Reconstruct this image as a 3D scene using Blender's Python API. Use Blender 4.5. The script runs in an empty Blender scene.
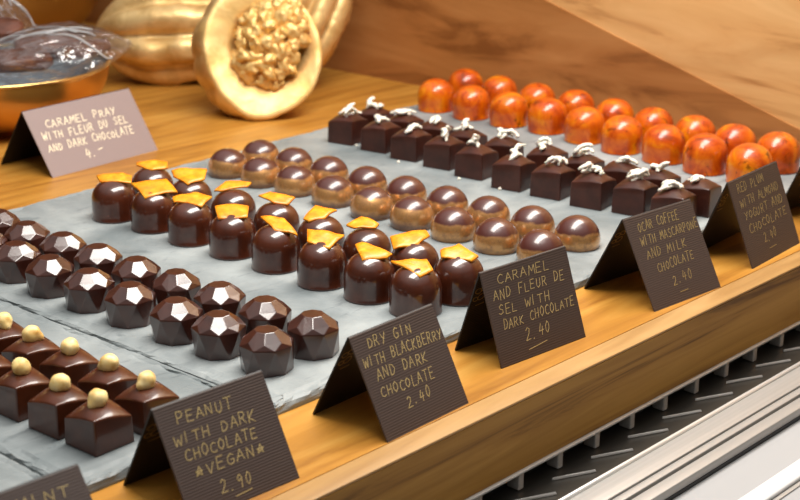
import bpy, bmesh, math, random
from mathutils import Vector, Matrix, noise
random.seed(7)
D = bpy.data
COL = bpy.context.scene.collection
PI = math.pi
V = Vector

# ------------------------------------------------------------------ camera frame (units are metres)
FPX = 1520.0; CAMH = .30; PITCH = math.radians(18.2); AZ = math.radians(42.5)
cF = V((math.cos(AZ)*math.cos(PITCH), math.sin(AZ)*math.cos(PITCH), -math.sin(PITCH)))
cR = V((math.sin(AZ), -math.cos(AZ), 0)); cU = cR.cross(cF)
cC = V((0, 0, CAMH))
GF = V((math.cos(AZ), math.sin(AZ), 0))          # horizontal view heading
ZS = .005                                        # top of the slates
def ray(x, y): return cF + cR*((x-400)/FPX) - cU*((y-250)/FPX)
def at(x, y, z=0.0):
    d = ray(x, y); return cC + d*((z-CAMH)/d.z)

# ------------------------------------------------------------------ helpers
def tag(o, label=None, cat=None, group=None, kind=None):
    if label: o['label'] = label
    if cat: o['category'] = cat
    if group: o['group'] = group
    if kind: o['kind'] = kind
    return o
def mesh_from(name, bm, mat, smooth=True):
    bmesh.ops.recalc_face_normals(bm, faces=bm.faces[:])
    me = D.meshes.new(name); bm.to_mesh(me); bm.free()
    if smooth:
        for p in me.polygons: p.use_smooth = True
    if mat: me.materials.append(mat)
    return me
def ob(name, me, parent=None, M=None):
    o = D.objects.new(name, me); COL.objects.link(o)
    if parent is not None: o.parent = parent
    if M is not None: o.matrix_local = M
    return o
def mk(name, bm, mat, parent=None, M=None, smooth=True):
    return ob(name, mesh_from(name, bm, mat, smooth), parent, M)
def empty(name, loc, rz=0):
    o = D.objects.new(name, None); COL.objects.link(o)
    o.empty_display_size = .01
    o.matrix_local = Matrix.Translation(V(loc)) @ Matrix.Rotation(rz, 4, 'Z')
    return o
def copy_tree(o, parent=None):
    c = o.copy(); COL.objects.link(c)
    if parent is not None: c.parent = parent
    for ch in [x for x in D.objects if x.parent == o]: copy_tree(ch, c)
    return c
def box(bm, x0, y0, z0, x1, y1, z1):
    vs = [bm.verts.new(p) for p in ((x0,y0,z0),(x1,y0,z0),(x1,y1,z0),(x0,y1,z0),(x0,y0,z1),(x1,y0,z1),(x1,y1,z1),(x0,y1,z1))]
    for f in ((0,1,2,3),(4,5,6,7),(0,1,5,4),(1,2,6,5),(2,3,7,6),(3,0,4,7)): bm.faces.new([vs[i] for i in f])
def bevel_sharp(bm, w, seg=2, ang=35):
    bmesh.ops.recalc_face_normals(bm, faces=bm.faces[:])
    es = [e for e in bm.edges if len(e.link_faces) == 2 and e.calc_face_angle(0) > math.radians(ang)]
    bmesh.ops.bevel(bm, geom=es, offset=w, segments=seg, affect='EDGES', profile=.5)
def wn(o):
    m = o.modifiers.new('wn', 'WEIGHTED_NORMAL'); m.keep_sharp = False; return o
def lathe(bm, prof, n=40, cap_bottom=True):
    rings = []
    for r, z in prof:
        if r < 1e-6: rings.append([bm.verts.new((0,0,z))])
        else: rings.append([bm.verts.new((r*math.cos(2*PI*i/n), r*math.sin(2*PI*i/n), z)) for i in range(n)])
    for a, b in zip(rings, rings[1:]):
        for i in range(n):
            j = (i+1) % n
            if len(a) == 1 and len(b) == 1: continue
            if len(b) == 1: bm.faces.new((a[i], a[j], b[0]))
            elif len(a) == 1: bm.faces.new((a[0], b[i], b[j]))
            else: bm.faces.new((a[i], a[j], b[j], b[i]))
    if cap_bottom and len(rings[0]) > 1: bm.faces.new(rings[0][::-1])
def tube(bm, pts, rad, n=8, flat=1.0):
    rings = []
    pts = [V(p) for p in pts]
    for i, p in enumerate(pts):
        t = (pts[min(i+1, len(pts)-1)]-pts[max(i-1, 0)]).normalized()
        a = t.cross(V((0,0,1)));  a = a.normalized() if a.length > .01 else V((1,0,0))
        b = a.cross(t)
        r = rad[i] if isinstance(rad, (list, tuple)) else rad
        rings.append([bm.verts.new(p + a*r*math.cos(2*PI*k/n) + b*r*flat*math.sin(2*PI*k/n)) for k in range(n)])
    for u, v in zip(rings, rings[1:]):
        for k in range(n): bm.faces.new((u[k], u[(k+1)%n], v[(k+1)%n], v[k]))
    bm.faces.new(rings[0][::-1]); bm.faces.new(rings[-1])

# ------------------------------------------------------------------ materials
def new_mat(name):
    m = D.materials.new(name); m.use_nodes = True
    nt = m.node_tree; b = nt.nodes['Principled BSDF']
    return m, nt, b, lambda t: nt.nodes.new(t)
def pmat(name, col, rough=.4, metal=0, coat=0, coat_r=.1, sss=0, spec=.5):
    m, nt, b, N = new_mat(name)
    b.inputs['Base Color'].default_value = (*col, 1); b.inputs['Roughness'].default_value = rough
    b.inputs['Metallic'].default_value = metal; b.inputs['Coat Weight'].default_value = coat
    b.inputs['Coat Roughness'].default_value = coat_r; b.inputs['Specular IOR Level'].default_value = spec
    if sss:
        b.inputs['Subsurface Weight'].default_value = sss; b.inputs['Subsurface Radius'].default_value = (.004,.002,.001)
        b.inputs['Subsurface Scale'].default_value = .6
    return m
def ramp(nt, stops):
    r = nt.nodes.new('ShaderNodeValToRGB'); e = r.color_ramp.elements
    while len(e) < len(stops): e.new(.5)
    for i, (p, c) in enumerate(stops): e[i].position = p; e[i].color = (*c, 1)
    return r
def add_bump(nt, b, src, strength, dist):
    bp = nt.nodes.new('ShaderNodeBump'); bp.inputs['Strength'].default_value = strength; bp.inputs['Distance'].default_value = dist
    nt.links.new(src, bp.inputs['Height']); nt.links.new(bp.outputs['Normal'], b.inputs['Normal']); return bp
def noise_node(nt, vec, scale, detail=4, rough=.5, dist=0):
    n = nt.nodes.new('ShaderNodeTexNoise'); n.inputs['Scale'].default_value = scale; n.inputs['Detail'].default_value = detail
    n.inputs['Roughness'].default_value = rough; n.inputs['Distortion'].default_value = dist
    if vec is not None: nt.links.new(vec, n.inputs['Vector'])
    return n
def mapped(nt, scale=(1,1,1), rnd=False, rot=(0,0,0)):
    tc = nt.nodes.new('ShaderNodeTexCoord'); mp = nt.nodes.new('ShaderNodeMapping')
    mp.inputs['Scale'].default_value = scale; mp.inputs['Rotation'].default_value = rot
    nt.links.new(tc.outputs['Object'], mp.inputs['Vector'])
    if not rnd: return mp.outputs['Vector']
    oi = nt.nodes.new('ShaderNodeObjectInfo'); ml = nt.nodes.new('ShaderNodeMath'); ml.operation = 'MULTIPLY'; ml.inputs[1].default_value = 37
    nt.links.new(oi.outputs['Random'], ml.inputs[0])
    ad = nt.nodes.new('ShaderNodeVectorMath'); ad.operation = 'ADD'
    nt.links.new(mp.outputs['Vector'], ad.inputs[0]); nt.links.new(ml.outputs[0], ad.inputs[1])
    return ad.outputs['Vector']

def wood(name, stops, scale, rough=.38, rot=(0,0,0), blotch=.35, spec=.5):
    m, nt, b, N = new_mat(name)
    v = mapped(nt, scale, rot=rot)
    n1 = noise_node(nt, v, 1.0, 6, .6, 1.2)
    r = ramp(nt, stops); nt.links.new(n1.outputs['Fac'], r.inputs['Fac'])
    v2 = mapped(nt, tuple(s*.35+2 for s in scale), rot=rot)
    n2 = noise_node(nt, v2, 1.0, 3, .5, .5)
    mx = N('ShaderNodeMixRGB'); mx.blend_type = 'MULTIPLY'; mx.inputs['Fac'].default_value = blotch
    r2 = ramp(nt, [(.3,(.45,.38,.3)),(.62,(1,1,1))]); nt.links.new(n2.outputs['Fac'], r2.inputs['Fac'])
    nt.links.new(r.outputs['Color'], mx.inputs['Color1']); nt.links.new(r2.outputs['Color'], mx.inputs['Color2'])
    nt.links.new(mx.outputs['Color'], b.inputs['Base Color'])
    b.inputs['Roughness'].default_value = rough; b.inputs['Specular IOR Level'].default_value = spec
    add_bump(nt, b, n1.outputs['Fac'], .12, .0006)
    return m
M_board = wood('honey_wood', [(.3,(.28,.11,.015)),(.5,(.45,.205,.032)),(.72,(.56,.29,.06))], (5, 45, 45), .36, spec=.35)
M_lip = wood('pale_wood', [(.3,(.33,.175,.055)),(.5,(.42,.24,.085)),(.75,(.50,.30,.12))], (6, 70, 70), .42, blotch=.15)
M_front = wood('shaded_front_wood', [(.36,(.15,.065,.010)),(.46,(.34,.165,.028)),(.7,(.47,.25,.05))], (4, 90, 85), .5, blotch=.3, spec=.25)  # brown deepened in the colour to carry shade on the vertical face
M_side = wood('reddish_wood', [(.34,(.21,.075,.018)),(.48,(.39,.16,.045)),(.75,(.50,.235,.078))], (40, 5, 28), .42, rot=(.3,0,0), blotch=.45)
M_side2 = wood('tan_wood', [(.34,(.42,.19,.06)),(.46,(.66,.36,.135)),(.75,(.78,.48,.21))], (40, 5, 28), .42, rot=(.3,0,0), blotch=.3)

def slate_mat():
    m, nt, b, N = new_mat('slate')
    v = mapped(nt, (1,1,1))
    n1 = noise_node(nt, v, 14, 6, .6, .4)
    r = ramp(nt, [(.3,(.13,.155,.162)),(.5,(.225,.25,.256)),(.7,(.34,.368,.368))]); nt.links.new(n1.outputs['Fac'], r.inputs['Fac'])
    v2 = mapped(nt, (18, 60, 60)); n2 = noise_node(nt, v2, 1, 8, .7, 2.0)
    r2 = ramp(nt, [(.36,(.62,.64,.66)),(.43,(1,1,1))]); nt.links.new(n2.outputs['Fac'], r2.inputs['Fac'])
    mx = N('ShaderNodeMixRGB'); mx.blend_type = 'MULTIPLY'; mx.inputs['Fac'].default_value = .75
    nt.links.new(r.outputs['Color'], mx.inputs['Color1']); nt.links.new(r2.outputs['Color'], mx.inputs['Color2'])
    nt.links.new(mx.outputs['Color'], b.inputs['Base Color'])
    b.inputs['Roughness'].default_value = .5
    n3 = noise_node(nt, v, 90, 6, .65, .6)
    ad = N('ShaderNodeMath'); ad.operation = 'ADD'; nt.links.new(n2.outputs['Fac'], ad.inputs[0]); nt.links.new(n3.outputs['Fac'], ad.inputs[1])
    add_bump(nt, b, ad.outputs[0], .45, .0012)
    return m
M_slate = slate_mat()

def choc(name, c0, c1, rough, coat, bump=.15, cr=.08):
    m, nt, b, N = new_mat(name)
    v = mapped(nt, (1,1,1), rnd=True)
    n = noise_node(nt, v, 90, 4, .6)
    r = ramp(nt, [(.35, c0), (.65, c1)]); nt.links.new(n.outputs['Fac'], r.inputs['Fac'])
    nt.links.new(r.outputs['Color'], b.inputs['Base Color'])
    b.inputs['Roughness'].default_value = rough; b.inputs['Coat Weight'].default_value = coat; b.inputs['Coat Roughness'].default_value = cr; b.inputs['Coat IOR'].default_value = 1.7
    b.inputs['Specular IOR Level'].default_value = .3
    n2 = noise_node(nt, v, 260, 3, .6)
    add_bump(nt, b, n2.outputs['Fac'], bump, .0004)
    return m
M_peelchoc = choc('dark_chocolate_gloss', (.044,.009,.0035), (.076,.0165,.006), .30, .7)
M_diamond = choc('dark_chocolate_satin', (.034,.008,.0045), (.058,.0145,.008), .30, .8, .06, .17)
M_nutchoc = choc('dark_chocolate_smooth', (.050,.0115,.004), (.082,.020,.007), .32, .4)
M_curlchoc = choc('dark_chocolate_matte', (.030,.007,.004), (.054,.013,.007), .40, .2, .3)

def bronze_mat():
    m, nt, b, N = new_mat('bronze_lustre_chocolate')
    tc = N('ShaderNodeTexCoord'); sx = N('ShaderNodeSeparateXYZ'); nt.links.new(tc.outputs['Object'], sx.inputs[0])
    v = mapped(nt, (1,1,1), rnd=True); n = noise_node(nt, v, 60, 4, .5, .3)
    ma = N('ShaderNodeMath'); ma.operation = 'MULTIPLY_ADD'; ma.inputs[1].default_value = .0075
    nt.links.new(n.outputs['Fac'], ma.inputs[0]); nt.links.new(sx.outputs['Z'], ma.inputs[2])
    oi = N('ShaderNodeObjectInfo'); mb = N('ShaderNodeMath'); mb.operation = 'MULTIPLY_ADD'; mb.inputs[1].default_value = .0045
    nt.links.new(oi.outputs['Random'], mb.inputs[0]); nt.links.new(ma.outputs[0], mb.inputs[2])
    mr = N('ShaderNodeMapRange'); mr.inputs['From Min'].default_value = 0; mr.inputs['From Max'].default_value = .028
    nt.links.new(mb.outputs[0], mr.inputs['Value'])
    r = ramp(nt, [(0,(.1,.1,.1)),(.28,(.25,.25,.25)),(.42,(.95,.95,.95)),(.64,(1,1,1)),(.69,(.0,.0,.0)),(1,(0,0,0))])
    nt.links.new(mr.outputs['Result'], r.inputs['Fac'])
    n2 = noise_node(nt, v, 220, 5, .7)
    r2 = ramp(nt, [(.36,(.35,.35,.35)),(.55,(1,1,1))]); nt.links.new(n2.outputs['Fac'], r2.inputs['Fac'])
    mul = N('ShaderNodeMixRGB'); mul.blend_type = 'MULTIPLY'; mul.inputs['Fac'].default_value = .8
    nt.links.new(r.outputs['Color'], mul.inputs['Color1']); nt.links.new(r2.outputs['Color'], mul.inputs['Color2'])
    mx = N('ShaderNodeMixRGB'); nt.links.new(mul.outputs['Color'], mx.inputs['Fac'])
    mx.inputs['Color1'].default_value = (.070,.017,.012,1); mx.inputs['Color2'].default_value = (.64,.33,.115,1)
    nt.links.new(mx.outputs['Color'], b.inputs['Base Color'])
    mm = N('ShaderNodeMath'); mm.operation = 'MULTIPLY'; mm.inputs[1].default_value = .8
    nt.links.new(mul.outputs['Color'], mm.inputs[0]); nt.links.new(mm.outputs[0], b.inputs['Metallic'])
    b.inputs['Roughness'].default_value = .32; b.inputs['Coat Weight'].default_value = .8; b.inputs['Coat Roughness'].default_value = .10
    return m
M_bronze = bronze_mat()
def orange_mat():
    m, nt, b, N = new_mat('mottled_orange_shell')
    v = mapped(nt, (1,1,.7), rnd=True)
    n = noise_node(nt, v, 55, 5, .62, 1.0)
    r = ramp(nt, [(.27,(.14,.030,.003)),(.41,(.42,.050,.001)),(.55,(.58,.110,.002)),(.70,(.68,.23,.003))]); nt.links.new(n.outputs['Fac'], r.inputs['Fac'])
    n2 = noise_node(nt, v, 75, 6, .7, 2.0)
    r2 = ramp(nt, [(.34,(.12,.09,.03)),(.43,(1,1,1))]); nt.links.new(n2.outputs['Fac'], r2.inputs['Fac'])
    mx = N('ShaderNodeMixRGB'); mx.blend_type = 'MULTIPLY'; mx.inputs['Fac'].default_value = .85
    nt.links.new(r.outputs['Color'], mx.inputs['Color1']); nt.links.new(r2.outputs['Color'], mx.inputs['Color2'])
    nt.links.new(mx.outputs['Color'], b.inputs['Base Color'])
    b.inputs['Roughness'].default_value = .35; b.inputs['Specular IOR Level'].default_value = .2; b.inputs['Coat Weight'].default_value = .75; b.inputs['Coat Roughness'].default_value = .1
    return m
M_orange = orange_mat()
def peel_mat():
    m, nt, b, N = new_mat('candied_orange_peel')
    v = mapped(nt, (1,1,1), rnd=True); n = noise_node(nt, v, 170, 4, .6)
    r = ramp(nt, [(.35,(.78,.21,.003)),(.6,(.88,.335,.008)),(.8,(.92,.50,.05))]); nt.links.new(n.outputs['Fac'], r.inputs['Fac'])
    nt.links.new(r.outputs['Color'], b.inputs['Base Color']); b.inputs['Roughness'].default_value = .38
    b.inputs['Subsurface Weight'].default_value = .2; b.inputs['Subsurface Radius'].default_value = (.003,.0015,.0003)
    add_bump(nt, b, n.outputs['Fac'], .4, .0006)
    return m
M_peel = peel_mat()
def nut_mat():
    m, nt, b, N = new_mat('blanched_nut')
    v = mapped(nt, (1,1,1), rnd=True); n = noise_node(nt, v, 130, 4, .6)
    r = ramp(nt, [(.3,(.70,.38,.09)),(.48,(.86,.62,.24)),(.7,(.93,.78,.42))]); nt.links.new(n.outputs['Fac'], r.inputs['Fac'])
    nt.links.new(r.outputs['Color'], b.inputs['Base Color']); b.inputs['Roughness'].default_value = .45
    return m
M_nut = nut_mat()
M_white = pmat('white_chocolate', (.80,.76,.66), .5, sss=.1)
def gold_mat(name, c0, c1, rough, scale=40, metal=.75):
    m, nt, b, N = new_mat(name)
    v = mapped(nt, (1,1,1)); n = noise_node(nt, v, scale, 5, .6, .5)
    r = ramp(nt, [(.35,c0),(.6,c1)]); nt.links.new(n.outputs['Fac'], r.inputs['Fac'])
    nt.links.new(r.outputs['Color'], b.inputs['Base Color']); b.inputs['Metallic'].default_value = metal; b.inputs['Roughness'].default_value = rough
    add_bump(nt, b, n.outputs['Fac'], .35, .003)
    return m
M_gold = gold_mat('gold_paint', (.62,.38,.13), (.86,.60,.27), .42, metal=.55)
M_goldcut = gold_mat('pale_gold_paint', (.70,.43,.13), (.86,.60,.25), .46, metal=.45)
M_copper = pmat('copper_bowl_outside', (.70,.34,.07), .30, .75)
M_silver = pmat('blue_grey_bowl_inside', (.34,.40,.45), .25, .6)
M_brassbowl = pmat('aged_brass_bowl', (.40,.22,.05), .35, .8)
M_brass = pmat('polished_brass', (.85,.58,.22), .22, .9)
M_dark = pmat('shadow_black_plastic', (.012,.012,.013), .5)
def brushed(name, c, rough, metal=.9):
    m, nt, b, N = new_mat(name)
    v = mapped(nt, (4, 600, 600)); n = noise_node(nt, v, 1, 3, .6)
    r = ramp(nt, [(.3,tuple(x*.88 for x in c)),(.7,c)]); nt.links.new(n.outputs['Fac'], r.inputs['Fac'])
    nt.links.new(r.outputs['Color'], b.inputs['Base Color']); b.inputs['Metallic'].default_value = metal; b.inputs['Roughness'].default_value = rough
    return m
M_steel = brushed('brushed_steel', (.42,.405,.385), .42, .35)
M_steel_hi = brushed('polished_steel', (.85,.83,.80), .25, .4)
M_steel_dk = brushed('dark_steel', (.07,.064,.055), .3, .5)
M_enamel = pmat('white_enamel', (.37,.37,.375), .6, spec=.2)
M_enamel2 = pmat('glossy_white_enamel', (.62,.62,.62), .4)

def card_mat(name, c, rough=.55):
    m, nt, b, N = new_mat(name)
    tc = N('ShaderNodeTexCoord'); w = N('ShaderNodeTexWave'); w.wave_type = 'BANDS'; w.bands_direction = 'Y'
    w.inputs['Scale'].default_value = 250; w.inputs['Distortion'].default_value = .6; w.inputs['Detail'].default_value = 1; w.inputs['Detail Scale'].default_value = .4
    nt.links.new(tc.outputs['Object'], w.inputs['Vector'])
    r = ramp(nt, [(0,tuple(x*.82 for x in c)),(1,tuple(min(1,x*1.16) for x in c))]); nt.links.new(w.outputs['Fac'], r.inputs['Fac'])
    nt.links.new(r.outputs['Color'], b.inputs['Base Color']); b.inputs['Roughness'].default_value = rough
    add_bump(nt, b, w.outputs['Fac'], .35, .0003)
    return m
M_card = card_mat('ribbed_brown_card', (.058,.038,.032))
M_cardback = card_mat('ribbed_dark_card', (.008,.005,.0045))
M_cardsheen = card_mat('card_painted_sheen', (.27,.205,.20), .5)  # brown card lightened in colour to stand in for a reflected sheen
M_ink = pmat('gold_pen_ink', (.56,.43,.19), .42, .15)
M_inkpale = pmat('sheen_paled_ink', (.90,.80,.58), .5)  # pen ink lightened to carry the card's painted sheen
M_inkfaint = pmat('faint_gold_ink', (.34,.25,.10), .5, .15)
M_inkdim = pmat('printed_gold_emblem', (.34,.22,.07), .4, .3)

def film_mat():
    m, nt, b, N = new_mat('clear_cellophane')
    nt.nodes.remove(b); out = nt.nodes['Material Output']
    tr = N('ShaderNodeBsdfTransparent'); tr.inputs['Color'].default_value = (.93,.93,.94,1)
    gl = N('ShaderNodeBsdfGlossy'); gl.inputs['Roughness'].default_value = .04; gl.inputs['Color'].default_value = (1,1,1,1)
    df = N('ShaderNodeBsdfDiffuse'); df.inputs['Color'].default_value = (.6,.6,.62,1)
    v = mapped(nt, (.35,1.3,1.3), rot=(0,0,.35)); n = noise_node(nt, v, 70, 2, .5, 1.2)
    bp = N('ShaderNodeBump'); bp.inputs['Strength'].default_value = 1.0; bp.inputs['Distance'].default_value = .006
    nt.links.new(n.outputs['Fac'], bp.inputs['Height']); nt.links.new(bp.outputs['Normal'], gl.inputs['Normal'])
    lw = N('ShaderNodeLayerWeight'); lw.inputs['Blend'].default_value = .35; nt.links.new(bp.outputs['Normal'], lw.inputs['Normal'])
    mr = N('ShaderNodeMapRange'); mr.inputs['To Min'].default_value = .10; mr.inputs['To Max'].default_value = .32
    nt.links.new(lw.outputs['Facing'], mr.inputs['Value'])
    m1 = N('ShaderNodeMixShader'); m1.inputs['Fac'].default_value = .025; nt.links.new(tr.outputs[0], m1.inputs[1]); nt.links.new(df.outputs[0], m1.inputs[2])
    m2 = N('ShaderNodeMixShader'); nt.links.new(mr.outputs['Result'], m2.inputs['Fac']); nt.links.new(m1.outputs[0], m2.inputs[1]); nt.links.new(gl.outputs[0], m2.inputs[2])
    nt.links.new(m2.outputs[0], out.inputs['Surface'])
    return m
M_film = film_mat()
M_fold = pmat('creased_film', (.75,.76,.78), .15, 0, .5); M_fold.node_tree.nodes['Principled BSDF'].inputs['Transmission Weight'].default_value = .6

# ------------------------------------------------------------------ setting: walls
WX = 1.05
bm = bmesh.new()
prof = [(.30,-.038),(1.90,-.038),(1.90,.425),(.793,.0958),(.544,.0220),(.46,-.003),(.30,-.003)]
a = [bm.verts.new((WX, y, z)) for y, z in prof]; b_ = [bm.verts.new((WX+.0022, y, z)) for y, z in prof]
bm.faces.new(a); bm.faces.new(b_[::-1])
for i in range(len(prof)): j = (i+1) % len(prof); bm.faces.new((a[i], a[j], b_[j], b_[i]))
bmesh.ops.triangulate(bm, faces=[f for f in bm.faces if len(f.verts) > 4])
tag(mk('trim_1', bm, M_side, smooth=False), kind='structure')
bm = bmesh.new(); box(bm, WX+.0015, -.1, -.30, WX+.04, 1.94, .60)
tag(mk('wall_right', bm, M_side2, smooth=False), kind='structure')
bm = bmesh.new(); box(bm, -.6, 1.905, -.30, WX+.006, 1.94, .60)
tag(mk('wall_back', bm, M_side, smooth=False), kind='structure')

# ------------------------------------------------------------------ display shelf
YF = .4156; YL = .4300
root = empty('display_shelf', (.4, YL, -.038))
tag(root, 'long honey-coloured wooden display shelf carrying the slates, with brown front face', 'shelf')
L0 = V((.4, YL, -.038))
def rel(bm, o): bmesh.ops.translate(bm, verts=bm.verts[:], vec=-V(o)); return bm
bm = bmesh.new(); box(bm, -.35, YL, -.038, WX, 1.90, 0); mk('shelf_board', rel(bm, L0), M_board, root, smooth=False)
bm = bmesh.new(); box(bm, -.35, YF+.0002, -.0015, WX, YL-.0002, 0); bevel_sharp(bm, .0005, 3); tag(mk('edge_strip', rel(bm, L0), M_lip, root), 'pale wooden strip along the front edge')
bm = bmesh.new(); box(bm, -.35, YF, -.038, WX, YL-.0002, -.0016); tag(mk('front_board', rel(bm, L0), M_front, root, smooth=False), 'brown front board, colour deepened as shade')

# ------------------------------------------------------------------ steel grille and rails under the shelf
GX0, GX1 = .30, 1.04
root = empty('air_grille', (.6, YF, -.05)); O = V((.6, YF, -.05))
tag(root, 'dark steel air grille with a row of bright ribs under the wooden shelf front', 'grille')
bm = bmesh.new(); box(bm, GX0, YF-.0015, -.0400, GX1, YF+.004, -.0383); bevel_sharp(bm, .0004); tag(mk('top_trim', rel(bm, O), M_steel_hi, root), 'thin bright steel trim')
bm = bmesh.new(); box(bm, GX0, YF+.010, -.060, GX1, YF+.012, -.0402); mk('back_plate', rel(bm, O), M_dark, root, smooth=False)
x = .512 - 6*.0325
while x < GX1-.01:
    bm = bmesh.new(); box(bm, x-.0022, YF+.0012, -.0505, x+.0022, YF+.009, -.0402); bevel_sharp(bm, .0008, 3)
    mk('rib', rel(bm, O), M_steel_hi, root); x += .0325
bm = bmesh.new(); box(bm, GX0, .3895, -.0530, GX1, YF+.0098, -.0508); mk('gutter', rel(bm, O), M_steel_dk, root, smooth=False)
x = .5631 - 6*.0335
while x < GX1-.03:
    bm = bmesh.new()
    p = [V((x, .4118, 0)), V((x+.0225, .4014, 0)), V((x+.0228, .4008, 0)), V((x+.0006, .4112, 0))]
    lo = [bm.verts.new((q.x, q.y, -.0505)) for q in p]; hi = [bm.verts.new((q.x, q.y, -.0490 if i < 2 else -.0500)) for i, q in enumerate(p)]
    bm.faces.new(lo); bm.faces.new(hi)
    for i in range(4): bm.faces.new((lo[i], lo[(i+1)%4], hi[(i+1)%4], hi[i]))
    mk('louvre', rel(bm, O), M_steel_hi, root, smooth=False); x += .0335

RZ = -.045
root = empty('steel_rail', (.6, .375, -.053)); O = V((.6, .375, -.053))
tag(root, 'brushed steel rail with two dark grooves in front of the air grille', 'rail')
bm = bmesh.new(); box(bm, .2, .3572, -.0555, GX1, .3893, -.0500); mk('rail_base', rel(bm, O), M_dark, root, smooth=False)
for nm, y0, y1, z1, mt in (('main_bar', .3730, .3876, RZ, M_steel), ('middle_bar', .3670, .3716, RZ, M_steel), ('outer_bar', .3574, .3648, RZ, M_steel)):
    bm = bmesh.new(); box(bm, .2, y0, -.0499, GX1, y1, z1); bevel_sharp(bm, .0004, 2); mk(nm, rel(bm, O), mt, root)
bm = bmesh.new(); tube(bm, [(.2, .3883, RZ+.0003), (GX1, .3883, RZ+.0003)], .0014, 12); tag(mk('rounded_edge', rel(bm, O), M_steel_hi, root), 'bright rounded steel edge')

root = empty('white_ledge', (.6, .3, -.075)); O = V((.6, .3, -.075))
tag(root, 'white enamelled ledge of the cabinet at the lower right, beyond the steel rail', 'ledge')
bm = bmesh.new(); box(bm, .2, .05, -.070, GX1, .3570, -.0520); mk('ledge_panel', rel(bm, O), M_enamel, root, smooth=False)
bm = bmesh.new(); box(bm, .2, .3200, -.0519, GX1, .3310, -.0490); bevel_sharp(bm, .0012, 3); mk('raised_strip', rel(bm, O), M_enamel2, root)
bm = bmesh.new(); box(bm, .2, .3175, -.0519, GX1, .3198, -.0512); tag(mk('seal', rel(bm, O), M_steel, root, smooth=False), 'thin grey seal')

# ------------------------------------------------------------------ slates
def slate(pts, label, seed):
    """pts: corner outline, counter-clockwise; the edges are split and chipped"""
    rnd = random.Random(seed)
    dense = []
    for i in range(len(pts)):
        p, q = V((*pts[i], 0)), V((*pts[(i+1) % len(pts)], 0))
        n = max(2, int((q-p).length/.0035))
        d = (q-p).normalized(); nin = V((-d.y, d.x, 0))
        for k in range(n):
            dense.append((p.lerp(q, k/n), nin))
    c = sum((p for p, _ in dense), V())/len(dense)
    bm = bmesh.new()
    zs = [0, .0012, .0024, .0041, ZS]; ins = [.0002, .0000, .0001, .0003, .0008]; amp = [.0003, .0006, .0010, .0016, .0040]
    rings = []
    for li, (z, i0, am) in enumerate(zip(zs, ins, amp)):
        ring = []
        for k, (p, nin) in enumerate(dense):
            w = noise.noise(V((p.x*55, p.y*55, li*3.1+seed)))*.7 + noise.noise(V((p.x*220, p.y*220, li*7.7+seed)))*.5
            off = i0 + am*max(0, w+.25)
            q = p + nin*off
            ring.append(bm.verts.new((q.x, q.y, z)))
        rings.append(ring)
    for li, (i0, dz) in enumerate(((.0042, .0011), (.0068, .0008), (.0095, 0))):
        ring = []
        for k, (p, nin) in enumerate(dense):
            w = noise.noise(V((p.x*140, p.y*140, li*5.3+seed))); w2 = noise.noise(V((p.x*60+9, p.y*60, seed)))
            q = p + nin*(i0 + .0010*w); mid = (c-p).normalized()
            q = p + (q-p).lerp(mid*(i0*1.3), .35)
            ring.append(bm.verts.new((q.x, q.y, ZS - dz*max(0, min(1, .5+2.2*w2+1.2*w)) - (.0001 if li < 2 else 0))))
        rings.append(ring)
    n = len(dense)
    for a, b in zip(rings, rings[1:]):
        for i in range(n): bm.faces.new((a[i], a[(i+1)%n], b[(i+1)%n], b[i]))
    bm.faces.new(rings[-1]); bm.faces.new(rings[0][::-1])
    bmesh.ops.triangulate(bm, faces=[f for f in bm.faces if len(f.verts) > 4])
    rel(bm, (c.x, c.y, 0))
    o = mk('slate_board', bm, M_slate, smooth=False); o.location = (c.x, c.y, 0)
    return tag(o, label, 'slate', None)
s0 = at(13, 468); s1a = at(20, 314); s1b = at(202, 386); s2a = at(335, 142); s2b = at(614, 238)
YB, YN = .873, .489
sx0 = s0.x; g = .0003
def line_x(p, q, y): return p.x + (q.x-p.x)*(y-p.y)/(q.y-p.y)
l1 = lambda y: line_x(s1a, s1b, y); l2 = lambda y: line_x(s2a, s2b, y)
slate([(.05, YN+.002), (sx0-g, YN+.001), (sx0+.004-g, .86), (.05, .855)], 'grey slate board at the lower left corner, mostly behind the first card', 1)
slate([(sx0, YN), (l1(YN)-g, YN-.001), (l1(.857)-g, .857), (sx0+.004, .855)], 'grey slate board under the nut-topped square chocolates', 2)
slate([(l1(YN), YN), (WX-.012, YN+.002), (WX-.012, YB+.002), (l1(.857), .858)], 'large grey slate board under all rows from the faceted chocolates to the orange domes', 3)
print('seams', sx0, l1(YN), l1(.85), l2(YN), l2(YB))

# ------------------------------------------------------------------ chocolate shapes
def dome_prof(r, h, ex=2.0, rb=None, n=12):
    rb = rb or r; hc = h - r*.98
    pr = [(rb*.97, 0), (rb*1.015, .0004), (rb*1.015, .0012), (rb, .0018)]
    if hc > .003: pr.append((r, hc*.6))
    for k in range(n+1):
        t = k/n*PI/2
        pr.append((r*max(0, math.cos(t))**(2/ex) if k < n else 0, hc + (h-hc)*math.sin(t)**(2/ex)))
    return pr
def dome_mesh(name, r, h, mat, ex=2.0, rb=None):
    bm = bmesh.new(); lathe(bm, dome_prof(r, h, ex, rb), 44)
    return mesh_from(name, bm, mat)
ORD = ['first','second','third','fourth','fifth','sixth','seventh','eighth','ninth','tenth','eleventh']
def ground(cx, yb, r):                       # centre of a round base whose nearest point shows at (cx, yb)
    p = at(cx, yb, ZS); return V((p.x, p.y, ZS)) + V((p.x, p.y, 0)).normalized()*r

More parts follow.
